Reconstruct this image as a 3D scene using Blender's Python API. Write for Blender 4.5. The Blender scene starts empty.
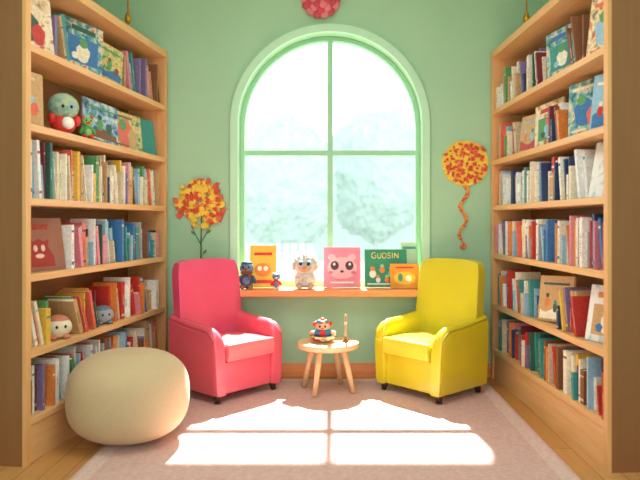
import bpy, bmesh, math, random
from mathutils import Matrix, Vector
random.seed(7)
S = bpy.context.scene
COL = S.collection
R = random

# ------------------------------------------------------------------ helpers
def lin(c):
    c = c.lstrip('#')
    v = [int(c[i:i+2], 16)/255 for i in (0, 2, 4)]
    return tuple((x/12.92 if x <= .04045 else ((x+.055)/1.055)**2.4) for x in v)+(1,)

MATS = {}
def mat(name, col, rough=.6, metal=0, noise=.08, nscale=12, bump=0, bscale=60, coat=0, spec=None, sheen=0, bdist=.01, voro=False):
    if name in MATS: return MATS[name]
    m = bpy.data.materials.new(name); m.use_nodes = True
    nt = m.node_tree; b = nt.nodes['Principled BSDF']
    b.inputs['Roughness'].default_value = rough
    b.inputs['Metallic'].default_value = metal
    if coat: b.inputs['Coat Weight'].default_value = coat; b.inputs['Coat Roughness'].default_value = .15
    if spec is not None: b.inputs['Specular IOR Level'].default_value = spec
    if sheen: b.inputs['Sheen Weight'].default_value = sheen
    c = lin(col)
    tc = nt.nodes.new('ShaderNodeTexCoord')
    n = nt.nodes.new('ShaderNodeTexNoise'); n.inputs['Scale'].default_value = nscale; n.inputs['Detail'].default_value = 4
    nt.links.new(tc.outputs['Object'], n.inputs['Vector'])
    r = nt.nodes.new('ShaderNodeValToRGB')
    r.color_ramp.elements[0].position = .3; r.color_ramp.elements[1].position = .7
    r.color_ramp.elements[0].color = tuple(x*(1-noise) for x in c[:3])+(1,)
    r.color_ramp.elements[1].color = tuple(min(1, x*(1+noise)) for x in c[:3])+(1,)
    nt.links.new(n.outputs['Fac'], r.inputs['Fac'])
    nt.links.new(r.outputs['Color'], b.inputs['Base Color'])
    if bump:
        if voro:
            n2 = nt.nodes.new('ShaderNodeTexVoronoi'); n2.inputs['Scale'].default_value = bscale; o2 = n2.outputs['Distance']
        else:
            n2 = nt.nodes.new('ShaderNodeTexNoise'); n2.inputs['Scale'].default_value = bscale; n2.inputs['Detail'].default_value = 3; o2 = n2.outputs['Fac']
        nt.links.new(tc.outputs['Object'], n2.inputs['Vector'])
        bp = nt.nodes.new('ShaderNodeBump'); bp.inputs['Strength'].default_value = bump; bp.inputs['Distance'].default_value = bdist
        nt.links.new(o2, bp.inputs['Height'])
        nt.links.new(bp.outputs['Normal'], b.inputs['Normal'])
    MATS[name] = m
    return m

def patmat(name, cols, scale=22, rough=.45, kind='VORONOI'):
    """printed / painted pattern from several flat colours"""
    if name in MATS: return MATS[name]
    m = bpy.data.materials.new(name); m.use_nodes = True
    nt = m.node_tree; b = nt.nodes['Principled BSDF']; b.inputs['Roughness'].default_value = rough
    tc = nt.nodes.new('ShaderNodeTexCoord')
    if kind == 'VORONOI':
        v = nt.nodes.new('ShaderNodeTexVoronoi'); v.inputs['Scale'].default_value = scale
        nt.links.new(tc.outputs['Object'], v.inputs['Vector'])
        sep = nt.nodes.new('ShaderNodeSeparateColor'); nt.links.new(v.outputs['Color'], sep.inputs[0]); out = sep.outputs[0]
    else:
        v = nt.nodes.new('ShaderNodeTexNoise'); v.inputs['Scale'].default_value = scale; v.inputs['Detail'].default_value = 5; v.inputs['Distortion'].default_value = .5
        nt.links.new(tc.outputs['Object'], v.inputs['Vector']); out = v.outputs['Fac']
    r = nt.nodes.new('ShaderNodeValToRGB'); r.color_ramp.interpolation = 'CONSTANT' if kind == 'VORONOI' else 'LINEAR'
    els = r.color_ramp.elements
    k = len(cols)
    for i, c in enumerate(cols):
        pos = i/k if kind == 'VORONOI' else .34+.32*i/max(1, k-1)
        e = els[i] if i < 2 else els.new(pos)
        e.position = pos; e.color = lin(c)
    nt.links.new(out, r.inputs['Fac']); nt.links.new(r.outputs['Color'], b.inputs['Base Color'])
    MATS[name] = m
    return m

def woodmat(name, c1, c2, rough=.45, axis='X', scale=3.0):
    if name in MATS: return MATS[name]
    m = bpy.data.materials.new(name); m.use_nodes = True
    nt = m.node_tree; b = nt.nodes['Principled BSDF']; b.inputs['Roughness'].default_value = rough
    tc = nt.nodes.new('ShaderNodeTexCoord'); mp = nt.nodes.new('ShaderNodeMapping')
    s = {'X': (1, 14, 14), 'Y': (14, 1, 14), 'Z': (14, 14, 1)}[axis]
    mp.inputs['Scale'].default_value = s
    nt.links.new(tc.outputs['Object'], mp.inputs['Vector'])
    n = nt.nodes.new('ShaderNodeTexNoise'); n.inputs['Scale'].default_value = scale; n.inputs['Detail'].default_value = 6; n.inputs['Distortion'].default_value = .6
    nt.links.new(mp.outputs['Vector'], n.inputs['Vector'])
    r = nt.nodes.new('ShaderNodeValToRGB'); r.color_ramp.elements[0].position = .3; r.color_ramp.elements[1].position = .72
    r.color_ramp.elements[0].color = lin(c1); r.color_ramp.elements[1].color = lin(c2)
    nt.links.new(n.outputs['Fac'], r.inputs['Fac']); nt.links.new(r.outputs['Color'], b.inputs['Base Color'])
    MATS[name] = m
    return m

def link(o, parent=None, smooth=False):
    COL.objects.link(o)
    if parent: o.parent = parent
    if smooth:
        for p in o.data.polygons: p.use_smooth = True
    return o

def obj(name, verts, faces, mats, idx=None, parent=None, smooth=False):
    me = bpy.data.meshes.new(name); me.from_pydata([tuple(v) for v in verts], [], faces)
    for m in (mats if isinstance(mats, (list, tuple)) else [mats]): me.materials.append(m)
    if idx:
        for p, i in zip(me.polygons, idx): p.material_index = i
    bm = bmesh.new(); bm.from_mesh(me); bmesh.ops.recalc_face_normals(bm, faces=bm.faces); bm.to_mesh(me); bm.free()
    me.update()
    return link(bpy.data.objects.new(name, me), parent, smooth)

def empty(name, loc=(0, 0, 0), rz=0, label=None, cat=None):
    e = bpy.data.objects.new(name, None); e.empty_display_size = .1
    e.location = loc; e.rotation_euler = (0, 0, rz); COL.objects.link(e)
    if label: e['label'] = label
    if cat: e['category'] = cat
    return e

def tag(o, label, cat, group=None):
    o['label'] = label; o['category'] = cat
    if group: o['group'] = group
    return o
def struct(o, label=None):
    o['kind'] = 'structure'
    if label: o['label'] = label
    return o

CF = [(0,3,2,1),(4,5,6,7),(0,1,5,4),(1,2,6,5),(2,3,7,6),(3,0,4,7)]
class MB:
    """mesh collector"""
    def __init__(s): s.v = []; s.f = []; s.i = []
    def box(s, a, b, mi=0):
        n = len(s.v); x0, y0, z0 = a; x1, y1, z1 = b
        s.v += [(x0,y0,z0),(x1,y0,z0),(x1,y1,z0),(x0,y1,z0),(x0,y0,z1),(x1,y0,z1),(x1,y1,z1),(x0,y1,z1)]
        s.f += [tuple(k+n for k in q) for q in CF]; s.i += [mi]*6
    def ell(s, c, r, mi=0, seg=16, rings=10, M=None):
        n = len(s.v); c = Vector(c)
        def P(x, y, z):
            v = Vector((x*r[0], y*r[1], z*r[2]))
            if M: v = M @ v
            return tuple(v+c)
        s.v.append(P(0, 0, 1))
        for i in range(1, rings):
            th = math.pi*i/rings
            for j in range(seg):
                ph = 2*math.pi*j/seg
                s.v.append(P(math.sin(th)*math.cos(ph), math.sin(th)*math.sin(ph), math.cos(th)))
        s.v.append(P(0, 0, -1)); last = len(s.v)-1
        for j in range(seg):
            k = (j+1) % seg
            s.f.append((n, n+1+j, n+1+k)); s.i.append(mi)
            for i in range(rings-2):
                a = n+1+i*seg
                s.f.append((a+j, a+seg+j, a+seg+k, a+k)); s.i.append(mi)
            a = n+1+(rings-2)*seg
            s.f.append((a+j, last, a+k)); s.i.append(mi)
    def tube(s, p0, p1, r0, r1, mi=0, seg=14):
        n = len(s.v); p0 = Vector(p0); p1 = Vector(p1)
        q = (p1-p0).to_track_quat('Z', 'Y')
        for p, r in ((p0, r0), (p1, r1)):
            for j in range(seg):
                a = 2*math.pi*j/seg
                s.v.append(tuple(p + q @ Vector((r*math.cos(a), r*math.sin(a), 0))))
        for j in range(seg):
            k = (j+1) % seg
            s.f.append((n+j, n+k, n+seg+k, n+seg+j)); s.i.append(mi)
        s.f.append(tuple(n+j for j in reversed(range(seg)))); s.i.append(mi)
        s.f.append(tuple(n+seg+j for j in range(seg))); s.i.append(mi)
    def prism(s, pts, y0, y1, mi=0):
        """polygon in xz extruded along y"""
        n = len(s.v); k = len(pts)
        s.v += [(x, y0, z) for x, z in pts]+[(x, y1, z) for x, z in pts]
        s.f.append(tuple(n+j for j in range(k))); s.f.append(tuple(n+k+j for j in reversed(range(k)))); s.i += [mi]*2
        for j in range(k):
            l = (j+1) % k
            s.f.append((n+j, n+l, n+k+l, n+k+j)); s.i.append(mi)
    def lathe(s, prof, mi=0, seg=32, c=(0, 0)):
        n = len(s.v); k = len(prof)
        for r, z in prof:
            for j in range(seg):
                a = 2*math.pi*j/seg; s.v.append((c[0]+r*math.cos(a), c[1]+r*math.sin(a), z))
        for i in range(k-1):
            for j in range(seg):
                l = (j+1) % seg
                s.f.append((n+i*seg+j, n+i*seg+l, n+(i+1)*seg+l, n+(i+1)*seg+j)); s.i.append(mi)
        s.f.append(tuple(n+j for j in reversed(range(seg)))); s.f.append(tuple(n+(k-1)*seg+j for j in range(seg))); s.i += [mi]*2
    def path(s, pts, r, mi=0, seg=8):
        """continuous tube along a polyline"""
        n = len(s.v); K = len(pts); P = [Vector(p) for p in pts]
        for i, p in enumerate(P):
            d = (P[min(i+1, K-1)]-P[max(i-1, 0)]).normalized(); q = d.to_track_quat('Z', 'Y')
            for j in range(seg):
                a = 2*math.pi*j/seg; s.v.append(tuple(p+q @ Vector((r*math.cos(a), r*math.sin(a), 0))))
        for i in range(K-1):
            for j in range(seg):
                k = (j+1) % seg
                s.f.append((n+i*seg+j, n+i*seg+k, n+(i+1)*seg+k, n+(i+1)*seg+j)); s.i.append(mi)
        s.f.append(tuple(n+j for j in reversed(range(seg)))); s.f.append(tuple(n+(K-1)*seg+j for j in range(seg))); s.i += [mi]*2
    def make(s, name, mats, parent=None, smooth=False, bevel=0, seg=3):
        o = obj(name, s.v, s.f, mats, s.i, parent, smooth)
        if bevel:
            b = o.modifiers.new('bevel', 'BEVEL'); b.width = bevel; b.segments = seg; b.limit_method = 'ANGLE'; b.angle_limit = math.radians(40)
            b.harden_normals = True
            for p in o.data.polygons: p.use_smooth = True
        return o

def box(name, a, b, m, parent=None, bevel=0, seg=3):
    k = MB(); k.box(a, b); return k.make(name, [m], parent, False, bevel, seg)

def text(name, s, size, m, parent, M, ext=.0008, off=.02, sx=1, shear=0):
    cu = bpy.data.curves.new(name, 'FONT'); cu.body = s; cu.size = size; cu.extrude = ext; cu.align_x = 'CENTER'; cu.align_y = 'CENTER'
    cu.offset = size*off; cu.shear = shear
    t = bpy.data.objects.new('tmp', cu); COL.objects.link(t)
    bpy.context.view_layer.update()
    me = bpy.data.meshes.new_from_object(t.evaluated_get(bpy.context.evaluated_depsgraph_get()))
    bpy.data.objects.remove(t)
    me.transform(Matrix.Diagonal((sx, 1, 1, 1)))
    me.materials.clear(); me.materials.append(m)
    o = bpy.data.objects.new(name, me); COL.objects.link(o); o.parent = parent; o.matrix_local = M
    return o

# ------------------------------------------------------------------ materials
GREEN = mat('wall_paint', '#aad3ae', .85, noise=.03, nscale=3, bump=.05, bscale=150)
CEIL = mat('ceiling_paint', '#e6f0e8', .9, noise=.02)
TRIMM = mat('mint_trim', '#c0ecc8', .5, noise=.02)
FRAME = mat('window_mint', '#9cd6a9', .4, noise=.02)
WOOD = woodmat('birch', '#e4ac70', '#edbf88', .40, 'X')
WOODV = woodmat('birch_upright', '#e0a668', '#e9b67c', .45, 'Z')
WOODSH = woodmat('shaded_upright', '#8e5e38', '#966640', .5, 'Z', 1.5)  # shade of the near end panels put into a darker brown
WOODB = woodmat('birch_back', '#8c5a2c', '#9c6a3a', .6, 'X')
SILLW = woodmat('sill_wood', '#e08c4c', '#eca266', .4, 'X')
TABW = woodmat('table_wood', '#e9ba86', '#f2cc9e', .4, 'X')
PAGES = mat('pages', '#f3ead4', .8, noise=.06, nscale=80)
WHITE = mat('white', '#f6f2e8', .5); BLACK = mat('black', '#1b1a1c', .35)
RED = mat('red', '#d8352c', .5); YEL = mat('yellow', '#f3c62c', .5); ORG = mat('orange', '#ee8a2c', .5)
BLUE = mat('blue', '#3f7fb8', .45); TEAL = mat('teal', '#3b9c95', .45); PINK = mat('pink', '#f08a9c', .5)
NAVY = mat('navy', '#27416c', .45); SKIN = mat('peach', '#eab892', .5); GRN = mat('leafgreen', '#4c9c54', .5)
BRN = mat('brown', '#7a4b2c', .5); GREY = mat('grey', '#9a9fa4', .6); CREAM = mat('creamy', '#e8dcc0', .7)

def floor_mat():
    m = bpy.data.materials.new('plank_floor'); m.use_nodes = True; nt = m.node_tree; b = nt.nodes['Principled BSDF']
    b.inputs['Roughness'].default_value = .4
    tc = nt.nodes.new('ShaderNodeTexCoord'); mp = nt.nodes.new('ShaderNodeMapping'); mp.inputs['Rotation'].default_value = (0, 0, math.pi/2)
    nt.links.new(tc.outputs['Object'], mp.inputs['Vector'])
    br = nt.nodes.new('ShaderNodeTexBrick'); br.inputs['Scale'].default_value = 1
    br.inputs['Brick Width'].default_value = 1.3; br.inputs['Row Height'].default_value = .11; br.inputs['Mortar Size'].default_value = .002
    br.inputs['Color1'].default_value = lin('#e0a468'); br.inputs['Color2'].default_value = lin('#d19556'); br.inputs['Mortar'].default_value = lin('#8a5a30')
    nt.links.new(mp.outputs['Vector'], br.inputs['Vector'])
    mp2 = nt.nodes.new('ShaderNodeMapping'); mp2.inputs['Scale'].default_value = (18, 1.2, 1)
    nt.links.new(tc.outputs['Object'], mp2.inputs['Vector'])
    n = nt.nodes.new('ShaderNodeTexNoise'); n.inputs['Scale'].default_value = 3; n.inputs['Detail'].default_value = 6
    nt.links.new(mp2.outputs['Vector'], n.inputs['Vector'])
    mx = nt.nodes.new('ShaderNodeMix'); mx.data_type = 'RGBA'; mx.blend_type = 'MULTIPLY'; mx.inputs['Factor'].default_value = .3
    nt.links.new(br.outputs['Color'], mx.inputs['A']); nt.links.new(n.outputs['Fac'], mx.inputs['B'])
    nt.links.new(mx.outputs['Result'], b.inputs['Base Color'])
    return m
FLOORM = floor_mat()

# ------------------------------------------------------------------ room shell
XL, XR, YB, YF, ZC = -1.80, 1.62, 4.75, -.9, 3.0
struct(box('floor', (XL-.1, YF, -.08), (XR+.1, YB+.2, 0), FLOORM))
struct(box('ceiling', (XL-.1, YF, ZC), (XR+.1, YB+.2, ZC+.08), CEIL))
struct(box('wall_left', (XL-.1, YF, 0), (XL, YB, ZC), GREEN))
struct(box('wall_right', (XR, YF, 0), (XR+.1, YB, ZC), GREEN))
CX, CZ, RO = -.022, 1.8775, .685
ZS = .66
def arch_pts(r, n=48):
    return [(CX+r*math.cos(math.pi*i/n), CZ+r*math.sin(math.pi*i/n)) for i in range(n+1)]
def back_wall():
    b = MB(); y0, y1 = YB, YB+.2
    L, Rr = XL-.1, XR+.1
    b.box((L, y0, 0), (CX-RO, y1, ZC)); b.box((CX+RO, y0, 0), (Rr, y1, ZC))
    b.box((CX-RO, y0, 0), (CX+RO, y1, ZS-.05))
    pts = arch_pts(RO)
    for (xa, za), (xb, zb) in zip(pts[:-1], pts[1:]):
        b.prism([(xb, zb), (xa, za), (xa, ZC), (xb, ZC)], y0, y1)
    return b.make('wall_back', [GREEN])
struct(back_wall())
def arch_band(b, ro, ri, y0, y1, zb, mi=0):
    po = [(CX+ro, zb)]+arch_pts(ro)+[(CX-ro, zb)]; pi = [(CX+ri, zb)]+arch_pts(ri)+[(CX-ri, zb)]
    n = len(b.v); k = len(po)
    for y in (y0, y1):
        b.v += [(x, y, z) for x, z in po]+[(x, y, z) for x, z in pi]
    for j in range(k-1):
        o0, o1, i0, i1 = n+j, n+j+1, n+k+j, n+k+j+1
        O0, O1, I0, I1 = o0+2*k, o1+2*k, i0+2*k, i1+2*k
        b.f += [(o0, o1, i1, i0), (O0, I0, I1, O1), (o0, O0, O1, o1), (i0, i1, I1, I0)]; b.i += [mi]*4
    for j in (0, k-1):
        b.f.append((n+j, n+k+j, n+3*k+j, n+2*k+j)); b.i.append(mi)
b = MB(); arch_band(b, .738, .682, YB-.025, YB+.02, ZS); struct(b.make('trim_1', [TRIMM]), 'pale mint arched window casing')
b = MB(); arch_band(b, .684, .650, 4.865, 4.925, ZS)
b.box((CX-.65, 4.865, ZS), (CX+.65, 4.925, ZS+.045))
win = struct(b.make('window_1', [FRAME]), 'tall arched window with mint green frame')
box('mullion', (CX-.020, 4.870, ZS+.04), (CX+.020, 4.920, CZ+.66), FRAME, win)
box('transom', (CX-.65, 4.875, 1.657), (CX+.65, 4.915, 1.695), FRAME, win)
gm = bpy.data.materials.new('glass'); gm.use_nodes = True; nt = gm.node_tree
for n in list(nt.nodes): nt.nodes.remove(n)
o_ = nt.nodes.new('ShaderNodeOutputMaterial'); t_ = nt.nodes.new('ShaderNodeBsdfTransparent'); g_ = nt.nodes.new('ShaderNodeBsdfGlossy'); x_ = nt.nodes.new('ShaderNodeMixShader')
g_.inputs['Roughness'].default_value = .02; x_.inputs[0].default_value = .03
nt.links.new(t_.outputs[0], x_.inputs[1]); nt.links.new(g_.outputs[0], x_.inputs[2]); nt.links.new(x_.outputs[0], o_.inputs[0])
gp = [(CX+.645, ZS+.03)]+arch_pts(.645)+[(CX-.645, ZS+.03)]
obj('glass_pane', [(x, 4.894, z) for x, z in gp], [tuple(range(len(gp)))], gm, None, win)
struct(box('trim_2', (-.775, 4.615, ZS-.052), (.725, YB+.2, ZS), SILLW, bevel=.008), 'orange wooden window sill')
struct(box('sun_cutter', (XL-.1, YB+.2, 2.80), (XR+.1, 5.535, 2.90), TRIMM), 'added unseen slab outside that cuts off the sun patch')  # invented overhang, out of view, squares the near end of the sun patch
struct(box('baseboard_back', (XL, YB-.018, 0), (XR, YB, .105), SILLW, bevel=.004))
struct(box('baseboard_left', (XL, YF, 0), (XL+.015, YB-.02, .10), SILLW))
struct(box('baseboard_right', (XR-.015, YF, 0), (XR, YB-.02, .10), SILLW))

# ------------------------------------------------------------------ rug
RUG = mat('rug_weave', '#dab0a9', .95, noise=.13, nscale=50, bump=.7, bscale=130, sheen=.2, bdist=.006, voro=True)
RUGB = mat('rug_border', '#e4c2ba', .95, noise=.12, nscale=50, bump=.7, bscale=130, sheen=.2, bdist=.006, voro=True)
b = MB(); b.box((-1.17, 2.2, 0), (1.10, 4.66, .010), 0)
rug = b.make('rug', [RUG], bevel=.004); tag(rug, 'dusty pink woven area rug on the plank floor', 'rug')
b = MB()
for a, c in (((-1.15, 2.22, .0), (-1.08, 4.64, .0125)), ((1.01, 2.22, .0), (1.08, 4.64, .0125)), ((-1.08, 4.57, .0), (1.01, 4.64, .0125)), ((-1.08, 2.22, .0), (1.01, 2.29, .0125))):
    b.box(a, c)
b.make('border', [RUGB], rug)
FZ = .0132

# ------------------------------------------------------------------ bookcases
PAL = [('red','#c63a32'),('cream','#ece0c4'),('white','#efece4'),('white','#e4e6e4'),('orange','#e08440'),('yellow','#e6bb48'),('teal','#3f928f'),
       ('blue','#4076ae'),('navy','#2c4269'),('green','#5c9a60'),('brown','#86583a'),('pink','#dd8896'),('tan','#c9a270'),('light blue','#98bdd2'),
       ('maroon','#7a3038'),('grey','#a3a7a7'),('dark green','#365f4e'),('beige','#d6c4a0'),('cream','#f0e7d0'),('lilac','#82709a'),('coral','#e26a56')]
PM = [mat('cover_%d' % i, c, .42, noise=.14, nscale=60) for i, (n, c) in enumerate(PAL)]
PATS = [('teal patterned', patmat('art1', ['#2f6470','#4f929a','#8bb4ac','#ded3b0','#c9744a'], 22, kind='NOISE')),
        ('multicoloured', patmat('art2', ['#3f6f8c','#d8b066','#ece0c2','#c9803f','#a8402f'], 22, kind='NOISE')),
        ('pale blue patterned', patmat('art3', ['#6f9cab','#b0ccd0','#e8e6d0','#c9a878'], 20, kind='NOISE')),
        ('yellow-green patterned', patmat('art4', ['#4c7a58','#a3b068','#dccf94','#c98a4a'], 24, kind='NOISE')),
        ('beige illustrated', patmat('art5', ['#a07a50','#dcc59a','#ebdfc2','#b8704a'], 18, kind='NOISE')),
        ('blue illustrated', patmat('art6', ['#2f4f78','#5a8aab','#9fbfcc','#e0d4b0'], 24, kind='NOISE')),
        ('pink illustrated', patmat('art7', ['#c25a66','#e4a4a8','#efcbc4','#d8868c'], 20, kind='NOISE')),
        ('white illustrated', patmat('art8', ['#a8c4d0','#e6ecec','#f3f0e8','#c4d2da'], 16, kind='NOISE'))]

class Case:
    def __init__(s, near, far, right):
        s.near = Vector(near); s.far = Vector(far); s.right = right
        t = (s.far-s.near); s.L = t.length; t.normalize()
        x = -t if right else t
        s.ang = math.atan2(x.y, x.x); s.o = s.far if right else s.near
        s.M = Matrix.Translation((s.o.x, s.o.y, 0)) @ Matrix.Rotation(s.ang, 4, 'Z')
    def x(s, u0, u1):
        return (s.L-u1, s.L-u0) if s.right else (u0, u1)
D = .30
def bookcase(case, levels):
    e = empty('bookcase', label='tall open birch bookcase packed with children\'s books', cat='bookcase')
    e.matrix_world = case.M
    L = case.L; H = 2.40
    nearx = (L-.04, L) if case.right else (0, .04)
    farx = (0, .04) if case.right else (L-.04, L)
    box('side_panel', (nearx[0], .018, 0), (nearx[1], D, H), WOODSH, e)
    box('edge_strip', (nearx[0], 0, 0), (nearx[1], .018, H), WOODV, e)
    box('side_panel', (farx[0], 0, 0), (farx[1], D, H), WOODV, e, .003, 2)
    box('top_panel', (.04, 0, H-.05), (L-.04, D, H), WOOD, e, .003, 2)
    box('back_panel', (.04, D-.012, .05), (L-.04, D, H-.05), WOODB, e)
    for z in levels: box('shelf', (.04, .004, z-.036), (L-.04, D-.012, z), WOOD, e, .003, 2)
    box('plinth', (.04, .012, 0), (L-.04, .03, levels[-1]-.036), WOOD, e)
    return e
LL = [2.0, 1.62, 1.265, .90, .535, .215]
RL = [1.97, 1.60, 1.27, .92, .555, .225]
CL = Case((-1.440, 3.0), (-1.215, 4.700), False)
CR = Case((1.258, 2.93), (1.165, 4.725), True)
bookcase(CL, LL); bookcase(CR, RL)

def spine_book(t, d, h, rnd):
    b = MB(); c = .002
    b.box((c, c, .004), (t-c, d-.004, h-.004), 1)
    b.box((0, 0, 0), (c, d, h), 0); b.box((t-c, 0, 0), (t, d, h), 0); b.box((c, 0, 0), (t-c, c, h), 0)
    k = rnd.random(); e = -.0006
    if k < .4:
        z = rnd.uniform(.72, .86)*h; b.box((0.0005, e, z), (t-.0005, .001, z+rnd.uniform(.02, .06)*h), 2)
    if .25 < k < .6:
        z = rnd.uniform(.06, .16)*h; b.box((0.0005, e, z), (t-.0005, .001, z+rnd.uniform(.02, .08)*h), 2)
    if k > .35:
        z = h*rnd.uniform(.22, .4); z1 = h*rnd.uniform(.55, .72); q0 = rnd.uniform(.003, .006); hw = rnd.uniform(.08, .14)
        while z < z1:
            q = rnd.uniform(.004, .011)
            b.box((t*(.5-hw), e, z), (t*(.5+hw), .001, min(z+q, z1)), 2); z += q+q0
    return b

SPECS = []
def fill(case, z, u0, u1, group, seed, hr=(.20, .27), tr=(.018, .045), bias=None, runs=(3, 7), leans=(4, 12)):
    rnd = random.Random(seed); x0, x1 = case.x(u0, u1); x = x0
    run = rnd.randint(*runs); lean_run = 0; a = 0
    while True:
        q_ = rnd.random()
        t = rnd.uniform(*tr)*.85 if q_ < .55 else (rnd.uniform(.008, .015) if q_ < .9 else rnd.uniform(.034, .048))
        h = rnd.uniform(*hr); d = rnd.uniform(.15, .2); v = rnd.uniform(.010, .060)
        if rnd.random() < .4: h = hr[0]-rnd.uniform(.01, .075)
        th = 0
        if run <= 0:
            if lean_run == 0:
                a = math.radians(rnd.uniform(*leans)); lean_run = rnd.randint(1, 4); start = True; h = max(h, hr[0])
            if start:
                need = h*math.sin(a)+t/math.cos(a)
                if x+need > x1: break
                px = x+h*math.sin(a); start = False; lh = h
            else:
                h = min(h, lh+.02); px = x
                if x+t/math.cos(a)+.01 > x1: break
            th = -a; x = px+t/math.cos(a)+.002; lean_run -= 1
            if lean_run == 0: run = rnd.randint(*runs)
        else:
            if x+t > x1: break
            px = x; x += t+.0015; run -= 1
        ci = rnd.choice(bias) if bias and rnd.random() < .45 else rnd.randrange(len(PAL))
        ai = rnd.randrange(len(PAL))
        while PAL[ai][0] == PAL[ci][0]: ai = rnd.randrange(len(PAL))
        if rnd.random() < .3: ai = 17 if PAL[ci][0] not in ('white', 'cream', 'beige', 'tan') else rnd.choice([8, 0, 10, 6])
        M = case.M @ Matrix.Translation((px, v, z+.0006)) @ Matrix.Rotation(th, 4, 'Y')
        mb = spine_book(t, d, h, rnd)
        w = M.translation
        SPECS.append((t*h/(w.x**2+w.y**2), mb, M, ci, ai, group, th != 0))
GN = ['books on the topmost shelf', 'books on the second shelf', 'books on the third shelf', 'books on the fourth shelf', 'books on the fifth shelf', 'books on the lowest shelf']
Lc, Rc = CL.L, CR.L
fill(CL, LL[0], .32, .53, GN[0], 71, (.24, .29), (.02, .036), [12, 17, 6, 13], (0, 1), (10, 16))
fill(CL, LL[0], 1.12, Lc-.05, GN[0], 1, (.22, .28), (.018, .036), [10, 12, 4, 0, 6, 13], (1, 3), (6, 14))
fill(CL, LL[2], .045, Lc-.05, GN[2], 3, (.23, .29), (.015, .036), [1, 2, 5, 8, 3, 13, 12], (4, 8))
fill(CL, LL[3], .42, 1.12, GN[3], 4, (.20, .27), (.015, .034), [2, 18, 14, 11, 13, 1], (3, 7))
fill(CL, LL[3], 1.13, Lc-.05, GN[3], 44, (.19, .25), (.018, .036), [7, 8, 6, 13])
fill(CL, LL[4], .045, .30, GN[4], 5, (.20, .26), (.015, .034), [9, 5, 20, 2], (1, 2), (10, 18))
fill(CL, LL[4], .44, .80, GN[4], 55, (.20, .26), (.015, .034), [9, 5, 20, 2], (0, 1), (12, 22))
fill(CL, LL[4], .92, Lc-.05, GN[4], 56, (.20, .26), (.018, .038), [0, 4, 12, 2], (1, 3), (8, 18))
fill(CL, LL[5], .045, Lc-.05, GN[5], 6, (.20, .25), (.018, .04), [10, 4, 13, 0, 2], (2, 6), (6, 14))
fill(CR, RL[0], .33, .56, GN[0], 72, (.24, .28), (.018, .034), [12, 17, 6, 10], (0, 1), (9, 15))
fill(CR, RL[0], .86, Rc-.05, GN[0], 11, (.20, .27), (.018, .038), [2, 1, 12, 15, 3], (1, 4), (6, 14))
fill(CR, RL[1], .56, .74, GN[1], 73, (.20, .26), (.018, .034), [10, 12, 6, 4], (1, 2), (8, 14))
fill(CR, RL[1], 1.36, Rc-.05, GN[1], 12, (.20, .26), (.02, .04), [2, 1, 10, 4])
fill(CR, RL[2], .30, Rc-.05, GN[2], 13, (.20, .26), (.015, .036), [2, 3, 1, 8, 6, 13], (4, 8))
fill(CR, RL[3], .045, .50, GN[3], 14, (.22, .27), (.018, .038), [0, 20, 11, 2], (5, 9))
fill(CR, RL[3], .505, Rc-.05, GN[3], 15, (.20, .25), (.015, .036), [2, 13, 15, 4, 1])
fill(CR, RL[4], .34, .64, GN[4], 74, (.19, .24), (.018, .034), [20, 0, 14, 11, 12], (1, 2), (9, 16))
fill(CR, RL[4], 1.00, Rc-.05, GN[4], 16, (.21, .26), (.018, .038), [2, 4, 8, 6], (3, 6))
fill(CR, RL[5], .045, Rc-.05, GN[5], 17, (.21, .26), (.018, .038), [1, 2, 6, 8, 5, 0], (4, 9))

NFACE = [0]
def cover_art(o, w, h, seed):
    """printed illustration on the front board; three layouts"""
    rn = random.Random(seed); e = -.0008
    sel = rn.sample([1, 6, 7, 9, 10, 12, 13, 16, 17, 18, 5, 4, 20, 0], 5); k = MB()
    m = .05*w; lay = seed % 3
    def disc(x, z, r, mi, y=e, sq=1):
        k.prism([(x+r*math.cos(a*.3927)*(1+.12*math.sin(a*2)), z+r*sq*math.sin(a*.3927)) for a in range(16)], y, .0005, mi)
    if lay == 0:
        hill = [(m, m)]+[(m+(w-2*m)*i/12, h*.26+h*.06*math.sin(i*.7+seed)) for i in range(13)]+[(w-m, m)]
        k.prism(list(reversed(hill)), e, .0005, 1)
        for i in range(3):
            x = w*(.25+.25*i)+rn.uniform(-.03, .03)*w; z = h*rn.uniform(.28, .42); r = w*rn.uniform(.05, .09)
            disc(x, z, r, 2+i % 3, e*1.5-.0002*i, 1.6); disc(x, z+r*2.0, r*.7, 2+(i+1) % 3, e*1.8-.0002*i)
        k.box((w*.12, e*1.4, h*.80), (w*.88, .0005, h*.85), 3)
    elif lay == 1:
        k.box((w*.12, e, h*.12), (w*.88, .0005, h*.66), 0)
        disc(w*.5, h*.34, w*.17, 2, e*1.6, 1.3); disc(w*.5, h*.55, w*.11, 1, e*2); disc(w*.3, h*.25, w*.08, 3, e*1.8)
        k.box((w*.2, e*1.4, h*.78), (w*.8, .0005, h*.88), 4)
    else:
        disc(w*.42, h*.42, w*.26, 0, e*1.3, 1.25); disc(w*.66, h*.30, w*.15, 2, e*1.8, 1.5); disc(w*.36, h*.64, w*.12, 3, e*2)
        k.box((w*.10, e*1.4, h*.84), (w*.70, .0005, h*.90), 1); k.box((w*.10, e*1.4, h*.06), (w*.5, .0005, h*.10), 1)
    k.make('cover_picture', [PM[i] for i in sel], o)
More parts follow.
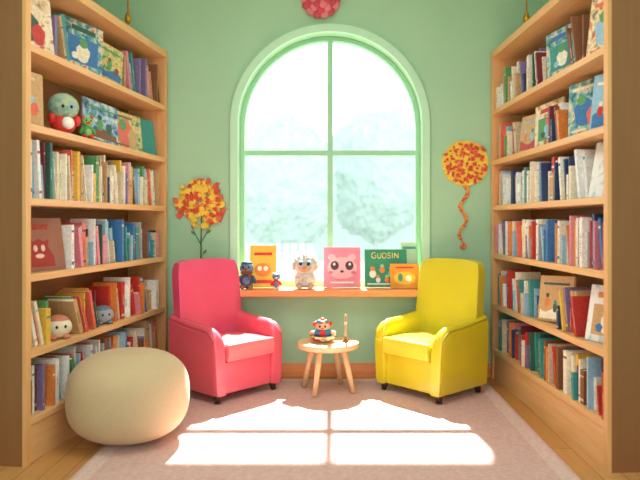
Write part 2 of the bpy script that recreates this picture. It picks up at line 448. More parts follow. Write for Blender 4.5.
def face_book(M, w, h, t, covm, label, group=None, art=True):
    b = MB(); c = .0025
    b.box((c, c, .004), (w-.004, t-c, h-.004), 1)
    b.box((0, 0, 0), (w, c, h), 0); b.box((0, t-c, 0), (w, t, h), 0); b.box((0, c, 0), (c, t-c, h), 2)
    o = b.make('book', [covm, PAGES, PM[NFACE[0]*3 % len(PM)]]); o.matrix_world = M
    NFACE[0] += 1
    tag(o, label, 'book', group)
    if art: cover_art(o, w, h, NFACE[0]*11)
    return o
def face_on(case, z, u0, w, h, t, yaw, cov, label, group, lean=8, v=.03, art=True, roll=0):
    """roll tips the book onto one bottom corner, away from (+) or towards (-) the near end"""
    ya = math.radians(yaw); a = math.radians(lean)
    ro = math.radians(-roll if case.right else roll)
    if case.right:
        x = case.L-u0-w*math.cos(ya); rz = ya; y = v
    else:
        x = u0; rz = -ya; y = v+w*math.sin(ya)
    up = t*math.sin(a)+.001+max(0, w*math.sin(ro))
    M = case.M @ Matrix.Translation((x, y, z+up)) @ Matrix.Rotation(rz, 4, 'Z') @ Matrix.Rotation(-a, 4, 'X') @ Matrix.Rotation(ro, 4, 'Y')
    cm = cov if not isinstance(cov, int) else PATS[cov][1]
    return face_book(M, w, h, t, cm, label, group, art)
F = face_on
F(CL, LL[0], .06, .25, .30, .015, 22, 4, 'beige illustrated picture book shown cover out', GN[0])
F(CL, LL[0], .55, .26, .29, .03, 26, 0, 'teal patterned picture book tipped on its corner', GN[0], roll=8)
F(CL, LL[0], .83, .22, .23, .012, 18, 3, 'yellow-green patterned picture book tipped on its corner', GN[0], roll=12)
F(CL, LL[1], .05, .15, .27, .015, 20, PM[12], 'slim tan picture book shown cover out', GN[1], roll=5)
F(CL, LL[1], .21, .13, .28, .015, 10, 2, 'pale blue illustrated picture book shown cover out', GN[1], v=.16)
F(CL, LL[1], .72, .28, .24, .014, 17, 5, 'blue illustrated picture book beside a plush toy', GN[1], roll=7)
F(CL, LL[1], 1.06, .30, .24, .014, 12, 3, 'yellow-green wide picture book shown cover out', GN[1], roll=3)
F(CL, LL[1], 1.42, .18, .25, .014, 12, PM[6], 'plain teal picture book shown cover out', GN[1], art=False)
fb = F(CL, LL[3], .045, .36, .27, .014, 12, mat('rosebrown', '#9a6450', .5), 'brownish picture book with curly red script and red picture', GN[3], art=False)
LINER = mat('line_red', '#c8281f', .5); DRED = mat('dark_red', '#a02c24', .5)
text('title', 'Janes', .058, LINER, fb, Matrix.Translation((.20, -.001, .228)) @ Matrix.Rotation(math.pi/2, 4, 'X'), off=.006, shear=.35)
k = MB()
k.prism([(.10, .02), (.29, .02), (.285, .07), (.25, .12), (.26, .16), (.22, .15), (.19, .165), (.16, .15), (.12, .16), (.13, .12), (.095, .07)], -.001, .0005, 0)
k.ell((.165, -.002, .115), (.014, .002, .018), 1, 10, 6); k.ell((.215, -.002, .115), (.014, .002, .018), 1, 10, 6); k.ell((.19, -.002, .075), (.03, .002, .012), 1, 12, 6)
k.make('cover_picture', [DRED, mat('palerose', '#e8c4b0', .5)], fb)
F(CR, RL[0], .05, .26, .30, .015, 22, 1, 'multicoloured picture book shown cover out', GN[0])
F(CR, RL[0], .59, .22, .28, .02, 26, 0, 'teal patterned picture book tipped on its corner', GN[0], roll=10)
F(CR, RL[1], .05, .22, .28, .015, 20, PM[13], 'light blue picture book shown cover out', GN[1])
F(CR, RL[1], .29, .24, .29, .015, 24, 0, 'teal patterned picture book tipped on its corner', GN[1], roll=5)
F(CR, RL[1], .77, .24, .26, .015, 20, 4, 'beige illustrated picture book shown cover out', GN[1], roll=7)
F(CR, RL[1], 1.04, .26, .24, .015, 14, PM[12], 'large tan picture book shown cover out', GN[1])
F(CR, RL[2], .05, .23, .28, .015, 20, 7, 'silvery white picture book leaning on the shelf', GN[2], art=False, lean=12)
F(CR, RL[4], .05, .27, .28, .015, 20, 7, 'white and pale blue picture book shown cover out', GN[4], lean=10)
F(CR, RL[4], .66, .30, .27, .015, 16, PM[12], 'tall tan picture book shown cover out', GN[4], roll=3)

SPECS.sort(key=lambda s: -s[0])
KEEP = 276
for n, (sc, mb, M, ci, ai, grp, lean) in enumerate(SPECS[:KEEP]):
    o = mb.make('book', [PM[ci], PAGES, PM[ai]]); o.matrix_world = M
    tag(o, '%s %s hardback book on a birch bookcase shelf' % ('leaning' if lean else 'upright', PAL[ci][0]), 'book', grp)
vs, fs, ids = [], [], []
for (sc, mb, M, ci, ai, grp, lean) in SPECS[KEEP:]:
    n = len(vs); vs += [tuple(M @ Vector(v)) for v in mb.v]; fs += [tuple(i+n for i in f) for f in mb.f]
    ids += [(ci, len(PM), ai)[i] for i in mb.i]
if vs:
    o = obj('books', vs, fs, PM+[PAGES], ids); o['kind'] = 'stuff'
    tag(o, 'remaining small upright books at the window end of the shelves', 'books')
print('BOOKS', len(SPECS))

# ------------------------------------------------------------------ armchairs
def armchair(loc, rz, colname, col, colb, col2, colp, label):
    M1 = mat(colname+'_upholstery', col, .27, noise=.05, nscale=4, bump=.12, bscale=120, coat=.45)
    MBK = mat(colname+'_back_upholstery', colb, .27, noise=.05, nscale=4, bump=.12, bscale=120, coat=.45)
    M2 = mat(colname+'_cushion', col2, .22, noise=.05, nscale=4, bump=.12, bscale=120, coat=.5)
    MP = mat(colname+'_piping', colp, .35)
    LEG = mat('dark_leg', '#3a2418', .4)
    e = empty('armchair', loc, rz, label, 'chair')
    W = .290; Yf = -.262; Yb = .235; Z0 = .050; T = .088; RR = .120
    def top_at(y):
        q = (y-Yf)/RR
        drop = 0 if q >= 1 else RR*(1-math.sqrt(max(0, 1-(1-q)**2)))
        return .474+.045*max(0, (y-Yf-.10)/(Yb-Yf-.10))**1.5-drop
    def xo(z): return W-.014+.014*math.sin(min(1, max(0, (z-Z0)/.38))*math.pi/2)
    def arm(sx):
        N = 32; rows = []
        for i in range(N+1):
            t = i/N
            y = Yf+(Yb-Yf)*t**1.7
            top = top_at(y)
            inset = .008*max(0, 1-(y-Yf)/.025)**2
            zc = [Z0, Z0+.015, .2, .30, top-.052, top-.034, top-.016, top-.004, top]
            zc = [min(z, top-.002*(8-j)) if j else z for j, z in enumerate(zc)]
            sh = [.010, 0, 0, 0, 0, .004, .013, .028, .042]
            outer = [(xo(z)-s-inset, z) for z, s in zip(zc, sh)]
            inner = [(xo(z)-T+s+inset, z) for z, s in zip(zc, sh)]
            rows.append([(sx*x, y, z) for x, z in outer]+[(sx*x, y, z) for x, z in reversed(inner)])
        n = len(rows[0]); vs = [p for r in rows for p in r]; fs = []
        for i in range(N):
            for j in range(n):
                fs.append((i*n+j, i*n+(j+1) % n, (i+1)*n+(j+1) % n, (i+1)*n+j))
        fs.append(tuple(range(n))); fs.append(tuple(reversed(range(N*n, N*n+n))))
        o = obj('armrest', vs, fs, M1, None, e, True)
        bv = o.modifiers.new('bevel', 'BEVEL'); bv.width = .014; bv.segments = 6; bv.limit_method = 'ANGLE'; bv.angle_limit = math.radians(50); bv.harden_normals = True
        path = [(sx*(xo(z)-.005), Yf+.007, z) for z in (Z0+.02, .15, .25, .31)]
        for i in range(22):
            y = Yf+.014+(Yb-.02-Yf)*(i/21)**1.6; z = top_at(y)-.022
            if z > .315: path.append((sx*(xo(z)-.004), y, z))
        b = MB(); b.path(path, .003); b.make('piping', [MP], o, True)
        return o
    arm(-1); arm(1)
    bm = bmesh.new(); bmesh.ops.create_cube(bm, size=1)
    bmesh.ops.subdivide_edges(bm, edges=bm.edges[:], cuts=15, use_grid_fill=True)
    for v in bm.verts:
        x, y, z = v.co*2
        t = (z+1)/2
        hw = .268-.012*t
        if t > .84: hw *= 1-.07*((t-.84)/.16)**2.2
        dp = .056*(1-.28*abs(x)**5)*(1-.26*max(0, (z-.75)/.25)**2)
        yy = y*dp
        yc = .150+.100*t**1.2 - .032*(abs(x)**2)*t
        zz = .07+t*.81 - .020*(abs(x)**3.5)*max(0, (t-.82)/.18)
        v.co = (x*hw, yy+yc, zz)
    me = bpy.data.meshes.new('backrest'); bm.to_mesh(me); bm.free(); me.materials.append(MBK)
    o = link(bpy.data.objects.new('backrest', me), e, True); s = o.modifiers.new('bev', 'BEVEL'); s.width = .022; s.segments = 5; s.limit_method = 'ANGLE'; s.angle_limit = math.radians(42); s.harden_normals = True
    box('seat_base', (-W+.095, Yf+.026, Z0), (W-.095, Yb-.02, .250), M1, e, .006, 3)
    bm = bmesh.new(); bmesh.ops.create_cube(bm, size=1); bmesh.ops.subdivide_edges(bm, edges=bm.edges[:], cuts=13, use_grid_fill=True)
    for v in bm.verts:
        x, y, z = v.co*2
        puff = (1-abs(x)**2.6)*(1-abs(y)**2.6)
        bulge = .012*(1-z*z)*(1 if y < 0 else 0)*abs(y)**4
        v.co = (x*(W-.096), -.070+y*.203-bulge, .312+z*.054+z*.014*puff)
    me = bpy.data.meshes.new('seat_cushion'); bm.to_mesh(me); bm.free(); me.materials.append(M2)
    o = link(bpy.data.objects.new('seat_cushion', me), e, True); s = o.modifiers.new('bev', 'BEVEL'); s.width = .022; s.segments = 6; s.limit_method = 'ANGLE'; s.angle_limit = math.radians(35); s.harden_normals = True
    for z in (.351, .272):
        b = MB(); b.path([(-W+.108, -.264, z), (-.1, -.2675, z+.001), (0, -.268, z+.001), (.1, -.2675, z+.001), (W-.108, -.264, z)], .003); b.make('piping', [MP], o, True)
    for sx in (-1, 1):
        for y in (Yf+.05, Yb-.05):
            b = MB(); b.tube((sx*(W-.060), y, Z0+.01), (sx*(W-.052), y+(-.008 if y < 0 else .008), 0), .026, .017); b.make('leg', [LEG], e, True)
    return e
armchair((-.728, 4.325, FZ+.001), math.radians(48), 'coral_pink', '#e65c70', '#e05278', '#f07a80', '#c8445c', 'coral pink leather-look armchair with dark stub feet')
armchair((.668, 4.325, FZ+.001), math.radians(-48), 'lemon_yellow', '#dccb22', '#d2c42a', '#e6d63a', '#b3a218', 'lemon yellow leather-look armchair with dark stub feet')

# ------------------------------------------------------------------ table
tb = empty('side_table', (-.034, 4.33, FZ), math.radians(18), 'low round light wood table with four splayed legs', 'table')
b = MB(); b.lathe([(.20, .290), (.208, .296), (.21, .318), (.206, .327), (.19, .331)], 0, 48); b.make('table_top', [TABW], tb, False, .002)
for a in (45, 135, 225, 315):
    c, s_ = math.cos(math.radians(a)), math.sin(math.radians(a))
    b = MB(); b.tube((.115*c, .115*s_, .295), (.19*c, .19*s_, .002), .023, .016, 0, 16); b.make('leg', [TABW], tb, True)
TZ = FZ+.3315
pot = MB(); pot.lathe([(.035, 0), (.06, .010), (.086, .030), (.088, .044), (.072, .044), (.05, .028)], 0, 28)
p = pot.make('toy_pot', [patmat('potpat', ['#e8d7b0', '#4c8fa0', '#d9a25a', '#f1e6cd', '#b8483c'], 40)], smooth=True); p.location = (-.07, 4.31, TZ)
tag(p, 'small patterned ceramic bowl with a little toy figure', 'toy')
k = MB(); k.ell((0, 0, .058), (.068, .048, .032), 0); k.ell((0, 0, .108), (.050, .044, .036), 1)
for sx in (-1, 1): k.ell((sx*.066, -.01, .062), (.026, .018, .015), 1)
k.ell((0, -.038, .060), (.026, .014, .020), 2)
k.make('toy_body', [BLUE, SKIN, RED], p, True)
k = MB(); k.ell((0, .006, .128), (.052, .044, .022), 0); k.ell((-.050, 0, .118), (.017, .012, .017), 1); k.ell((.050, 0, .118), (.017, .012, .017), 1); k.ell((0, 0, .150), (.016, .016, .012), 1); k.ell((-.024, -.02, .140), (.015, .012, .011), 2); k.ell((.024, -.02, .140), (.015, .012, .011), 2)
k.make('toy_cap', [patmat('cappat', ['#c9683a', '#6f8f8a', '#e2b070', '#8a4a3a'], 60), RED, BLUE], p, True)
for sx in (-1, 1):
    k = MB(); k.ell((sx*.018, -.041, .108), (.007, .004, .009), 0); k.make('toy_eye', [BLACK], p, True)
k = MB(); k.ell((0, -.045, .095), (.007, .006, .006), 0); k.make('toy_nose', [RED], p, True)
k = MB(); k.lathe([(.020, 0), (.022, .006), (.009, .012), (.007, .03), (.011, .034)], 0, 20)
c_ = k.make('candle_holder', [BRN], smooth=True); c_.location = (.085, 4.30, TZ); tag(c_, 'thin brown candle in a small brown holder', 'candle')
k = MB(); k.tube((0, 0, .03), (0, 0, .185), .0075, .0065); k.make('candle', [mat('candle_brown', '#c08a62', .5)], c_, True)
k = MB(); k.lathe([(.0085, .115), (.010, .125), (.0085, .135)], 0, 14); k.make('candle_stripe', [mat('candle_cream', '#ecd3b0', .5)], c_, True)

# ------------------------------------------------------------------ pouf
def pouf():
    seg, rings = 64, 40; vs = []; fs = []
    H = .233
    def se(c, n): return math.copysign(abs(c)**(2/n), c)
    for i in range(rings+1):
        th = -math.pi/2+math.pi*i/rings
        n_ = 2.65
        z = se(math.sin(th), n_)*H; r = se(math.cos(th), n_) if 0 < i < rings else 0.0
        for j in range(seg):
            a = 2*math.pi*j/seg
            vs.append((.312*r*se(math.cos(a), 2.1), .285*r*se(math.sin(a), 2.1), z+H))
    for i in range(rings):
        for j in range(seg):
            k = (j+1) % seg; fs.append((i*seg+j, i*seg+k, (i+1)*seg+k, (i+1)*seg+j))
    m = mat('pouf_fabric', '#cdb48f', .9, noise=.06, nscale=170, bump=.2, bscale=190, sheen=.1, bdist=.003, voro=True)
    o = obj('pouf', vs, fs, m, smooth=True)
    bm = bmesh.new(); bm.from_mesh(o.data); bmesh.ops.remove_doubles(bm, verts=bm.verts, dist=1e-5); bmesh.ops.recalc_face_normals(bm, faces=bm.faces)
    for f in bm.faces: f.smooth = True
    bm.to_mesh(o.data); bm.free()
    o.location = (-1.072, 3.36, FZ)
    tag(o, 'round beige woven fabric pouf sitting on the rug edge', 'pouf')
pouf()

# ------------------------------------------------------------------ sill things
YS = 4.765
def sill_book(x, w, h, cov, label, lean=11, y=YS, t=.014, z=ZS):
    a = math.radians(lean)
    M = Matrix.Translation((x-w/2, y, z+t*math.sin(a)+.001)) @ Matrix.Rotation(-a, 4, 'X')
    return face_book(M, w, h, t, cov, label, 'picture books on the window sill', False)
FRONT = Matrix.Rotation(math.pi/2, 4, 'X')
yb = sill_book(-.525, .195, .315, mat('book_yellow', '#f2bd3a', .45), 'yellow picture book with red and white cover drawing')
k = MB(); k.box((.03, -.001, .24), (.165, .0005, .262), 2); k.ell((.097, -.002, .13), (.06, .004, .05), 1, 20, 8); k.ell((.075, -.005, .14), (.018, .003, .02), 0, 12, 6); k.ell((.12, -.005, .14), (.018, .003, .02), 0, 12, 6); k.box((.03, -.001, .03), (.165, .0005, .055), 2)
k.make('cover_picture', [WHITE, ORG, RED], yb)
pb = sill_book(.068, .275, .30, mat('book_pink', '#ee8aa4', .45), 'pink picture book with a simple dark-eyed face')
k = MB(); k.ell((.137, -.002, .145), (.112, .004, .085), 0, 28, 10)
for sx in (-1, 1):
    k.ell((.137+sx*.075, -.0035, .225), (.030, .003, .026), 0, 16, 8)
    k.ell((.137+sx*.055, -.007, .162), (.031, .002, .034), 2, 16, 8); k.ell((.137+sx*.058, -.0095, .172), (.010, .002, .011), 1, 12, 6)
    k.ell((.137+sx*.085, -.0065, .110), (.018, .002, .012), 3, 12, 6)
k.ell((.137, -.008, .118), (.014, .002, .009), 2, 10, 6)
k.box((.05, -.0015, .03), (.225, .0005, .042), 1)
k.make('cover_picture', [mat('lightpink', '#f6b6c2', .5), WHITE, mat('plum', '#4b2438', .4), mat('rose', '#e0708a', .5)], pb)
gb = sill_book(.395, .315, .285, mat('book_green', '#2f8f6a', .45), 'green picture book with pale yellow hand-lettered title and small figures')
PALEY = mat('title_yellow', '#f6e08c', .5)
def arc(cx, cz, rx, rz, a0, a1, n=12): return [(cx+rx*math.cos(math.radians(a0+(a1-a0)*i/n)), -.001, cz+rz*math.sin(math.radians(a0+(a1-a0)*i/n))) for i in range(n+1)]
z0 = .218
STR = {'G': [arc(.070, z0+.022, .018, .022, 45, 350)+[(.076, -.001, z0+.020)]],
       'U': [[(.098, -.001, z0+.040)]+arc(.110, z0+.014, .012, .014, 180, 360)+[(.122, -.001, z0+.042)]],
       'O': [arc(.147, z0+.021, .015, .020, 90, 450, 18)],
       'S': [arc(.183, z0+.031, .011, .010, 20, 265, 10)+arc(.183, z0+.011, .011, .011, 85, -160, 10)],
       'I': [[(.208, -.001, z0), (.209, -.001, z0+.040)]],
       'N': [[(.224, -.001, z0), (.225, -.001, z0+.041)], [(.225, -.0015, z0+.040), (.251, -.0015, z0+.002)], [(.251, -.001, z0), (.252, -.001, z0+.042)]]}
for ch, strokes in STR.items():
    b = MB()
    for st in strokes: b.path(st, .0034)
    b.make('title_letter', [PALEY], gb, True)
k = MB()
for i, (x, z, r) in enumerate([(.06, .10, .026), (.13, .13, .020), (.20, .10, .026), (.26, .13, .020), (.10, .055, .018), (.165, .055, .018)]):
    k.ell((x, -.002, z), (r, .003, r*1.2), i % 4, 14, 6); k.ell((x, -.003, z+r*1.5), (r*.7, .003, r*.7), (i+1) % 4, 12, 6)
k.box((.02, -.001, .02), (.295, .0003, .03), 0)
k.make('cover_picture', [WHITE, ORG, mat('mintgreen', '#9fd8a0', .5), YEL], gb)
ob = sill_book(.530, .215, .18, mat('book_orange', '#eb9a1c', .45), 'small orange-yellow picture book with little figures', 10, 4.715)
k = MB(); k.ell((.107, -.002, .072), (.080, .003, .050), 0, 20, 6); k.ell((.075, -.005, .078), (.018, .003, .030), 1, 12, 6); k.ell((.135, -.005, .070), (.024, .003, .024), 2, 12, 6); k.make('cover_picture', [YEL, mat('leaf_teal', '#4a9a80', .5), WHITE, RED], ob)
k = MB(); k.box((.04, -.001, .145), (.175, .0005, .158), 0); k.make('title_band', [RED], ob)
wb = sill_book(.575, .13, .335, mat('pale_book', '#b9d8b4', .5), 'small tall green picture book behind other books', 6, 4.805, .010)
k = MB(); k.box((.015, -.001, .285), (.115, .0005, .305), 0); k.make('title_band', [TEAL], wb)

def toy(name, loc, s, body, head, acc, label, ears=True, rz=0):
    k = MB(); k.ell((0, 0, .075), (.06, .05, .075), 0)
    for sx in (-1, 1):
        k.ell((sx*.035, -.03, .022), (.026, .04, .022), 1)
        k.ell((sx*.065, -.01, .085), (.018, .02, .04), 0, M=Matrix.Rotation(sx*-.4, 3, 'Y'))
    k.ell((0, -.036, .07), (.035, .02, .04), 2)
    o = k.make(name, [body, acc, head], smooth=True); o.location = (loc[0], loc[1], loc[2]+.001); o.scale = (s,)*3; o.rotation_euler = (0, 0, rz)
    tag(o, label, 'toy')
    k = MB(); k.ell((0, 0, .185), (.062, .055, .055), 0); k.ell((0, -.045, .172), (.024, .02, .017), 1)
    if ears:
        for sx in (-1, 1): k.ell((sx*.048, .005, .232), (.02, .012, .024), 1)
    k.make('head', [head, acc], o, True)
    k = MB()
    for sx in (-1, 1): k.ell((sx*.024, -.049, .197), (.009, .006, .011), 0)
    k.ell((0, -.065, .178), (.008, .006, .006), 0)
    k.make('eyes', [BLACK], o, True)
    return o
def round_toy(loc, s, body, cap, label, rz=0):
    """squat ball-shaped soft toy with a coloured cap and stubby feet"""
    k = MB(); k.ell((0, 0, .07), (.085, .07, .068), 0)
    for sx in (-1, 1): k.ell((sx*.04, -.045, .014), (.024, .026, .014), 1)
    o = k.make('plush_toy', [body, cap], smooth=True); o.location = (loc[0], loc[1], loc[2]+.001); o.scale = (s,)*3; o.rotation_euler = (0, 0, rz)
    tag(o, label, 'toy')
    k = MB(); k.ell((0, .004, .105), (.070, .060, .042), 0); k.make('cap', [cap], o, True)
    k = MB()
    for sx in (-1, 1): k.ell((sx*.026, -.066, .078), (.008, .006, .010), 0)
    k.make('eyes', [BLACK], o, True)
    return o
t1 = toy('toy_figure', (-.63, 4.675, ZS), .82, mat('toyslate', '#34506f', .5), patmat('toyhead', ['#56789c', '#6b7f8c', '#3f5f86'], 40), mat('toytan', '#8f6a4c', .5), 'small dark blue and brown toy figure on the sill', False)
k = MB(); k.lathe([(.045, .132), (.054, .138), (.054, .148), (.045, .154)], 0, 24); k.ell((.03, -.05, .115), (.012, .008, .03), 0); k.make('scarf', [BRN], t1, True)
k = MB(); k.ell((0, .01, .225), (.050, .045, .028), 0); k.ell((0, .01, .258), (.012, .012, .012), 1); k.make('hat', [mat('slatehat', '#2e4a66', .5), WHITE], t1, True)
toy('toy_figure', (-.415, 4.685, ZS), .48, RED, mat('toybluehead', '#5f83b4', .5), WHITE, 'tiny red and blue toy figure beside a yellow book')
PLW = mat('plush_white', '#d9d3ca', .95); PLB = mat('plush_tan', '#c0ad9a', .95)
k = MB(); k.ell((0, 0, .070), (.076, .062, .068), 0)
for sx in (-1, 1): k.ell((sx*.04, -.04, .02), (.03, .045, .02), 1)
rr = random.Random(3)
for i in range(170):
    u = rr.uniform(-.8, .9); a = rr.uniform(0, 2*math.pi); q = math.sqrt(1-u*u)
    dv = Vector((q*math.cos(a), q*math.sin(a), u))
    p0 = Vector((0, 0, .072))+Vector((dv.x*.068, dv.y*.055, dv.z*.055)); k.tube(p0, p0+dv*rr.uniform(.010, .020)+Vector((0, 0, -.008)), .009, .001, 0, 5)
pl = k.make('plush_toy', [PLW, PLB], smooth=True); pl.location = (-.205, 4.70, ZS+.004)
tag(pl, 'round fluffy pale plush creature with big eyes', 'toy')
k = MB(); k.ell((0, 0, .170), (.086, .068, .074), 0); k.ell((0, -.030, .165), (.060, .045, .050), 1)
for i in range(260):
    u = rr.uniform(-.5, 1); a = rr.uniform(0, 2*math.pi); q = math.sqrt(1-u*u)
    dv = Vector((q*math.cos(a), q*math.sin(a), u))
    if dv.y < -.55 and u < .6: continue
    p0 = Vector((0, 0, .170))+Vector((dv.x*.080, dv.y*.062, dv.z*.070)); k.tube(p0, p0+dv*rr.uniform(.012, .024)+Vector((rr.uniform(-.008, .008), 0, .003)), .010, .001, 0, 5)
k.make('head', [PLW, PLB], pl, True)
k = MB()
for sx in (-1, 1): k.ell((sx*.030, -.066, .183), (.022, .014, .024), 0); k.ell((sx*.028, -.079, .183), (.012, .005, .014), 1)
k.ell((0, -.078, .150), (.016, .014, .011), 2)
k.make('face', [mat('paleblue', '#a8cbe0', .4), BLACK, ORG], pl, True)
def on_case(case, z, u, v): return tuple((case.M @ Matrix.Translation((u if not case.right else case.L-u, v, z+.001))).translation)
k = MB(); k.ell((0, 0, .060), (.066, .060, .058), 0); k.ell((0, 0, .150), (.082, .074, .076), 1); k.ell((.01, -.045, .06), (.034, .03, .034), 2)
for sx in (-1, 1): k.ell((sx*.066, -.02, .08), (.02, .026, .03), 0)
pz = k.make('plush_toy', [RED, patmat('plushpat', ['#7faa92', '#9cb89c', '#94b4ac', '#b0bf90'], 45, .9), WHITE], smooth=True)
pz.location = on_case(CL, LL[1], .455, .08); pz.rotation_euler = (0, 0, math.radians(40)); tag(pz, 'grey-green and red round plush toy between picture books', 'toy')
k = MB()
for sx in (-1, 1): k.ell((sx*.022, -.070, .145), (.008, .006, .009), 0)
k.make('eyes', [BLACK], pz, True)
toy('plush_toy', on_case(CL, LL[1], .635, .040), .52, GRN, mat('lightgreen', '#8cc26a', .6), RED, 'tiny green toy with red ears on a bookcase shelf', True, math.radians(40))
round_toy(on_case(CL, LL[4], .37, .06), .85, CREAM, mat('toyblush', '#cf7a62', .6), 'small cream rounded toy with red-brown cap before books', math.radians(40))
round_toy(on_case(CL, LL[4], .86, .06), .75, GREY, mat('toygrey', '#6f7f90', .6), 'small grey rounded toy between shelved books', math.radians(40))

# ------------------------------------------------------------------ wall decorations
def patch(b, x, z, r, y, mi, rnd, squash=1):
    """ragged painterly petal patch"""
    n = rnd.randint(5, 10); a0 = rnd.uniform(0, 6); pts = []; st = rnd.uniform(.7, 1.4); tw = rnd.uniform(0, 3.14)
    for i in range(n*2):
        a = a0+math.pi*i/n; q = r*(rnd.uniform(.8, 1.25) if i % 2 else rnd.uniform(.4, .8))
        u, w_ = q*math.cos(a)*st, q*math.sin(a)/st
        pts.append((x+u*math.cos(tw)-w_*math.sin(tw), z+u*math.sin(tw)+w_*math.cos(tw)))
    b.prism(pts, y, YB-.002, mi)
rnd = random.Random(5)
FM = [patmat('petal_red', ['#c23222', '#dc4a2e', '#cf3a28', '#ea7a3a'], 40, .6, 'NOISE'), patmat('petal_yellow', ['#eab02e', '#f6d444', '#f2c838', '#f8e070'], 40, .6, 'NOISE'), mat('petal_orange', '#ee9a34', .6), mat('petal_coral', '#e0653c', .6)]
b = MB(); b.tube((-.98, YB-.006, .76), (-.975, YB-.006, 1.20), .006, .004); b.tube((-.978, YB-.006, .98), (-1.05, YB-.006, 1.12), .003, .002); b.tube((-.976, YB-.006, 1.0), (-.90, YB-.006, 1.14), .003, .002)
tr = b.make('wall_ornament', [mat('stem', '#4f6b35', .6)], smooth=True); tag(tr, 'red and yellow flowering tree decoration on the green wall', 'wall decoration')
b = MB(); cx, cz = -.985, 1.27
lobes = [(0, .02, .13), (-.085, -.03, .090), (.085, -.03, .090), (-.06, .10, .08), (.06, .10, .08), (0, .135, .06), (-.11, .04, .065), (.11, .04, .065), (0, -.09, .08)]
for i in range(270):
    lx, lz, lr = lobes[i % len(lobes)]
    a = rnd.uniform(0, 2*math.pi); q = math.sqrt(rnd.random())
    x = cx+lx+q*lr*math.cos(a); z = cz+lz+q*lr*math.sin(a)
    patch(b, x, z, rnd.uniform(.015, .032), YB-.005-.00008*i, (1, 1, 0, 1, 3, 0, 1)[i % 7], rnd)
b.make('blossoms', FM, tr)
b = MB()
for x, z, an in ((-1.035, 1.07, .6), (-.92, 1.08, -.6), (-.95, .93, -.8)):
    b.ell((x, YB-.010, z), (.020, .004, .008), 0, 12, 6, Matrix.Rotation(an, 3, 'Y'))
b.make('leaves', [mat('leaf', '#6f9046', .6)], tr, True)
cx, cz, r0 = .98, 1.585, .172
b = MB(); pts = []
for i in range(64):
    a = 2*math.pi*i/64; r = r0*(1+.015*math.sin(7*a)+.012*math.sin(13*a+1)); pts.append((cx+r*math.cos(a), cz+r*.98*math.sin(a)))
b.prism(pts, YB-.012, YB-.001, 0)
me_ = b.make('wall_ornament', [FM[1]]); tag(me_, 'round yellow and red floral balloon decoration with ribbon', 'wall decoration')
b = MB()
for i in range(74):
    a = i*2.399; q = math.sqrt((i+.5)/74); x = cx+q*.158*math.cos(a)+rnd.uniform(-.010, .010); z = cz+q*.155*math.sin(a)+rnd.uniform(-.010, .010)
    patch(b, x, z, rnd.uniform(.009, .024), YB-.0125-.0001*i, (0, 0, 3, 0, 0)[i % 5], rnd)
b.make('blossoms', FM, me_)
b = MB(); N = 60; prev = None
for i in range(N+1):
    t = i/N; z = cz-r0*.95-t*.46; x = cx-.005+.026*math.sin(t*14)+(-.02*t); w = .015*(1-.4*t)+.003*math.sin(t*40)
    n = len(b.v); b.v += [(x-w, YB-.014, z), (x+w, YB-.014, z), (x+w, YB-.003, z), (x-w, YB-.003, z)]
    if prev is not None:
        for q in range(4):
            b.f.append((prev+q, prev+(q+1) % 4, n+(q+1) % 4, n+q)); b.i.append(0)
    prev = n
b.ell((cx-.02, YB-.012, cz-r0*.95-.455), (.024, .006, .017), 0, 12, 6)
b.make('ribbon', [patmat('ribbonpat', ['#c83826', '#dc4a2e', '#f0b838', '#d8402c'], 55, .6, 'NOISE')], me_)
b = MB(); cx, cz = -.09, 2.80
b.ell((cx, YB-.02, cz), (.125, .02, .125), 0, 24, 8)
for ring, (rr_, n) in enumerate(((.12, 14), (.085, 10), (.05, 7))):
    for i in range(n):
        a = 2*math.pi*i/n+ring*.3
        b.ell((cx+rr_*math.cos(a), YB-.03-ring*.01, cz+rr_*math.sin(a)), (.032, .010, .032), (ring+i) % 2, 10, 6)
b.ell((cx, YB-.06, cz), (.025, .015, .025), 1, 12, 6)
o = b.make('paper_flower', [mat('flower_red', '#d04858', .7), mat('flower_pink', '#e8808a', .7)], smooth=True); tag(o, 'round red paper flower on the wall above the window', 'wall decoration')
BRASS = mat('brass', '#d9a13c', .3, .8)
for x in (-1.44, 1.36):
    k = MB(); k.tube((0, 0, -.40), (0, 0, 0), .006, .006); k.lathe([(.004, -.46), (.018, -.445), (.026, -.42), (.016, -.39), (.006, -.37)], 0, 20)
    k.lathe([(.035, -.012), (.035, 0)], 0, 20)
    o = k.make('hanging_ornament', [BRASS], smooth=True); o.location = (x, 4.5, ZC); tag(o, 'small brass drop ornament hanging above a bookcase', 'ornament')

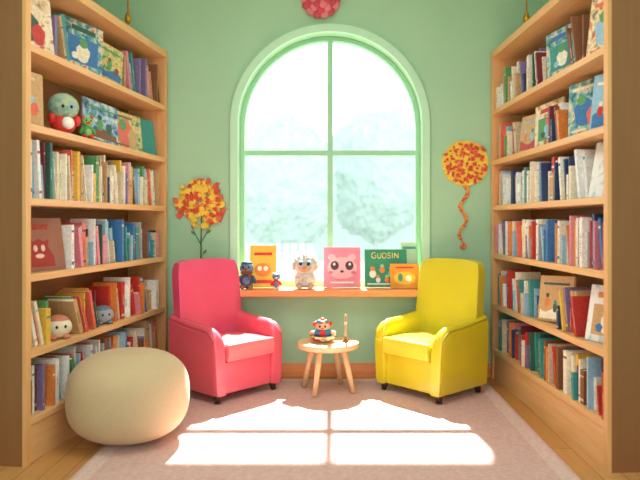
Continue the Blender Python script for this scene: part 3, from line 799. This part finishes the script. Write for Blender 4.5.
# ------------------------------------------------------------------ outside
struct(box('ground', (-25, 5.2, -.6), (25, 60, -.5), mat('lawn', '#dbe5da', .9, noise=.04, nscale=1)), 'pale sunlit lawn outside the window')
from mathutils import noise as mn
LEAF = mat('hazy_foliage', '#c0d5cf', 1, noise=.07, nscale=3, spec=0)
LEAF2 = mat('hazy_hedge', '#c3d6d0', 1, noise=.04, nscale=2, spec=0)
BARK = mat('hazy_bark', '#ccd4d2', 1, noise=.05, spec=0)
for i, (x, y, h, s) in enumerate([(-1.25, 17, 4.7, 1.15), (1.35, 20, 5.6, 1.35), (6.8, 22, 4.2, 1.6), (-6.8, 21, 4.2, 1.6)]):
    k = MB(); k.tube((0, 0, 0), (0, 0, h*.6), .08, .05)
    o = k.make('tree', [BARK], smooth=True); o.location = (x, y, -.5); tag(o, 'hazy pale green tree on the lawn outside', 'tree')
    bm = bmesh.new(); bmesh.ops.create_icosphere(bm, subdivisions=6, radius=1)
    for v in bm.verts:
        d = v.co.normalized(); p = d*1.3+Vector((i*7, 3, 1))
        q = 1+.10*mn.noise(p)+.09*mn.noise(p*2.4)+.06*mn.noise(p*6)+.07*mn.noise(p*15)
        v.co = Vector((d.x*s*1.15*q, d.y*s*.9*q, d.z*s*1.5*q+h*.56))
    for f in bm.faces: f.smooth = True
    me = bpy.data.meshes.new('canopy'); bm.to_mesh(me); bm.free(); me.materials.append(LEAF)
    link(bpy.data.objects.new('canopy', me), o)
vs = []; fs = []; NX, NZ = 260, 24
for i in range(NX+1):
    x = -10+20*i/NX
    H_ = 3.5+.35*mn.noise(Vector((x*.6, 0, 3)))+.3*mn.noise(Vector((x*1.7, 0, 5)))+.25*mn.noise(Vector((x*5, 0, 5)))
    for j in range(NZ+1):
        a = math.pi*j/NZ; y = -.9*math.cos(a); z = H_*math.sin(a)**.6
        d = .08*mn.noise(Vector((x*1.0, y*1.5, z*1.0)))
        vs.append((x, y+d*(1 if y < 0 else -1), max(0, z)))
for i in range(NX):
    for j in range(NZ):
        a = i*(NZ+1)+j; fs.append((a, a+1, a+NZ+2, a+NZ+1))
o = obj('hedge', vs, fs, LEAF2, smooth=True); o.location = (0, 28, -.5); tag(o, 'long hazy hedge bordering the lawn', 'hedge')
k = MB()
for i in range(16): k.box((i*.17, 0, 0), (i*.17+.13, .025, 1.2))
for z in (.3, .95): k.box((-.05, .025, z), (2.75, .06, z+.08))
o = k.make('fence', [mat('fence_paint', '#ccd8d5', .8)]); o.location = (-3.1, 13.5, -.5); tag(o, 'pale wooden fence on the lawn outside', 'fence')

# ------------------------------------------------------------------ light
w = bpy.data.worlds.new('World'); S.world = w; w.use_nodes = True
bg = w.node_tree.nodes['Background']; bg.inputs['Color'].default_value = (.95, .985, 1, 1); bg.inputs['Strength'].default_value = 2.1
el = math.radians(49.8); DD = 11.0
sl = bpy.data.lights.new('sun_lamp', 'SPOT'); sl.energy = 12*4*math.pi**2*(DD+1.1)**2; sl.shadow_soft_size = .12; sl.color = (1, .98, .94); sl.spot_size = math.radians(20); sl.spot_blend = .1
so = bpy.data.objects.new('sun_lamp', sl); COL.objects.link(so)
dv = Vector((0, math.cos(el), math.sin(el)))
so.location = Vector((-.022, 4.9, 1.65))+dv*DD
so.rotation_euler = dv.to_track_quat('Z', 'Y').to_euler()
al = bpy.data.lights.new('fill_light', 'AREA'); al.energy = 32; al.size = 1.2; al.color = (1, .985, .96)  # soft fill added to brighten the room, no fixture behind it
ao = bpy.data.objects.new('fill_light', al); COL.objects.link(ao); ao.location = (-.1, 2.5, 2.95)

# ------------------------------------------------------------------ camera
cam = bpy.data.cameras.new('camera'); co = bpy.data.objects.new('camera', cam); COL.objects.link(co)
cam.sensor_width = 36; cam.lens = 36; cam.shift_x = -13/640; cam.shift_y = -18/640
cam.dof.use_dof = True; cam.dof.focus_distance = 4.0; cam.dof.aperture_fstop = 1.6
co.location = (0, 0, 1.15); co.rotation_euler = (math.pi/2, 0, 0); cam.clip_end = 200
S.camera = co
S.view_settings.view_transform = 'Standard'
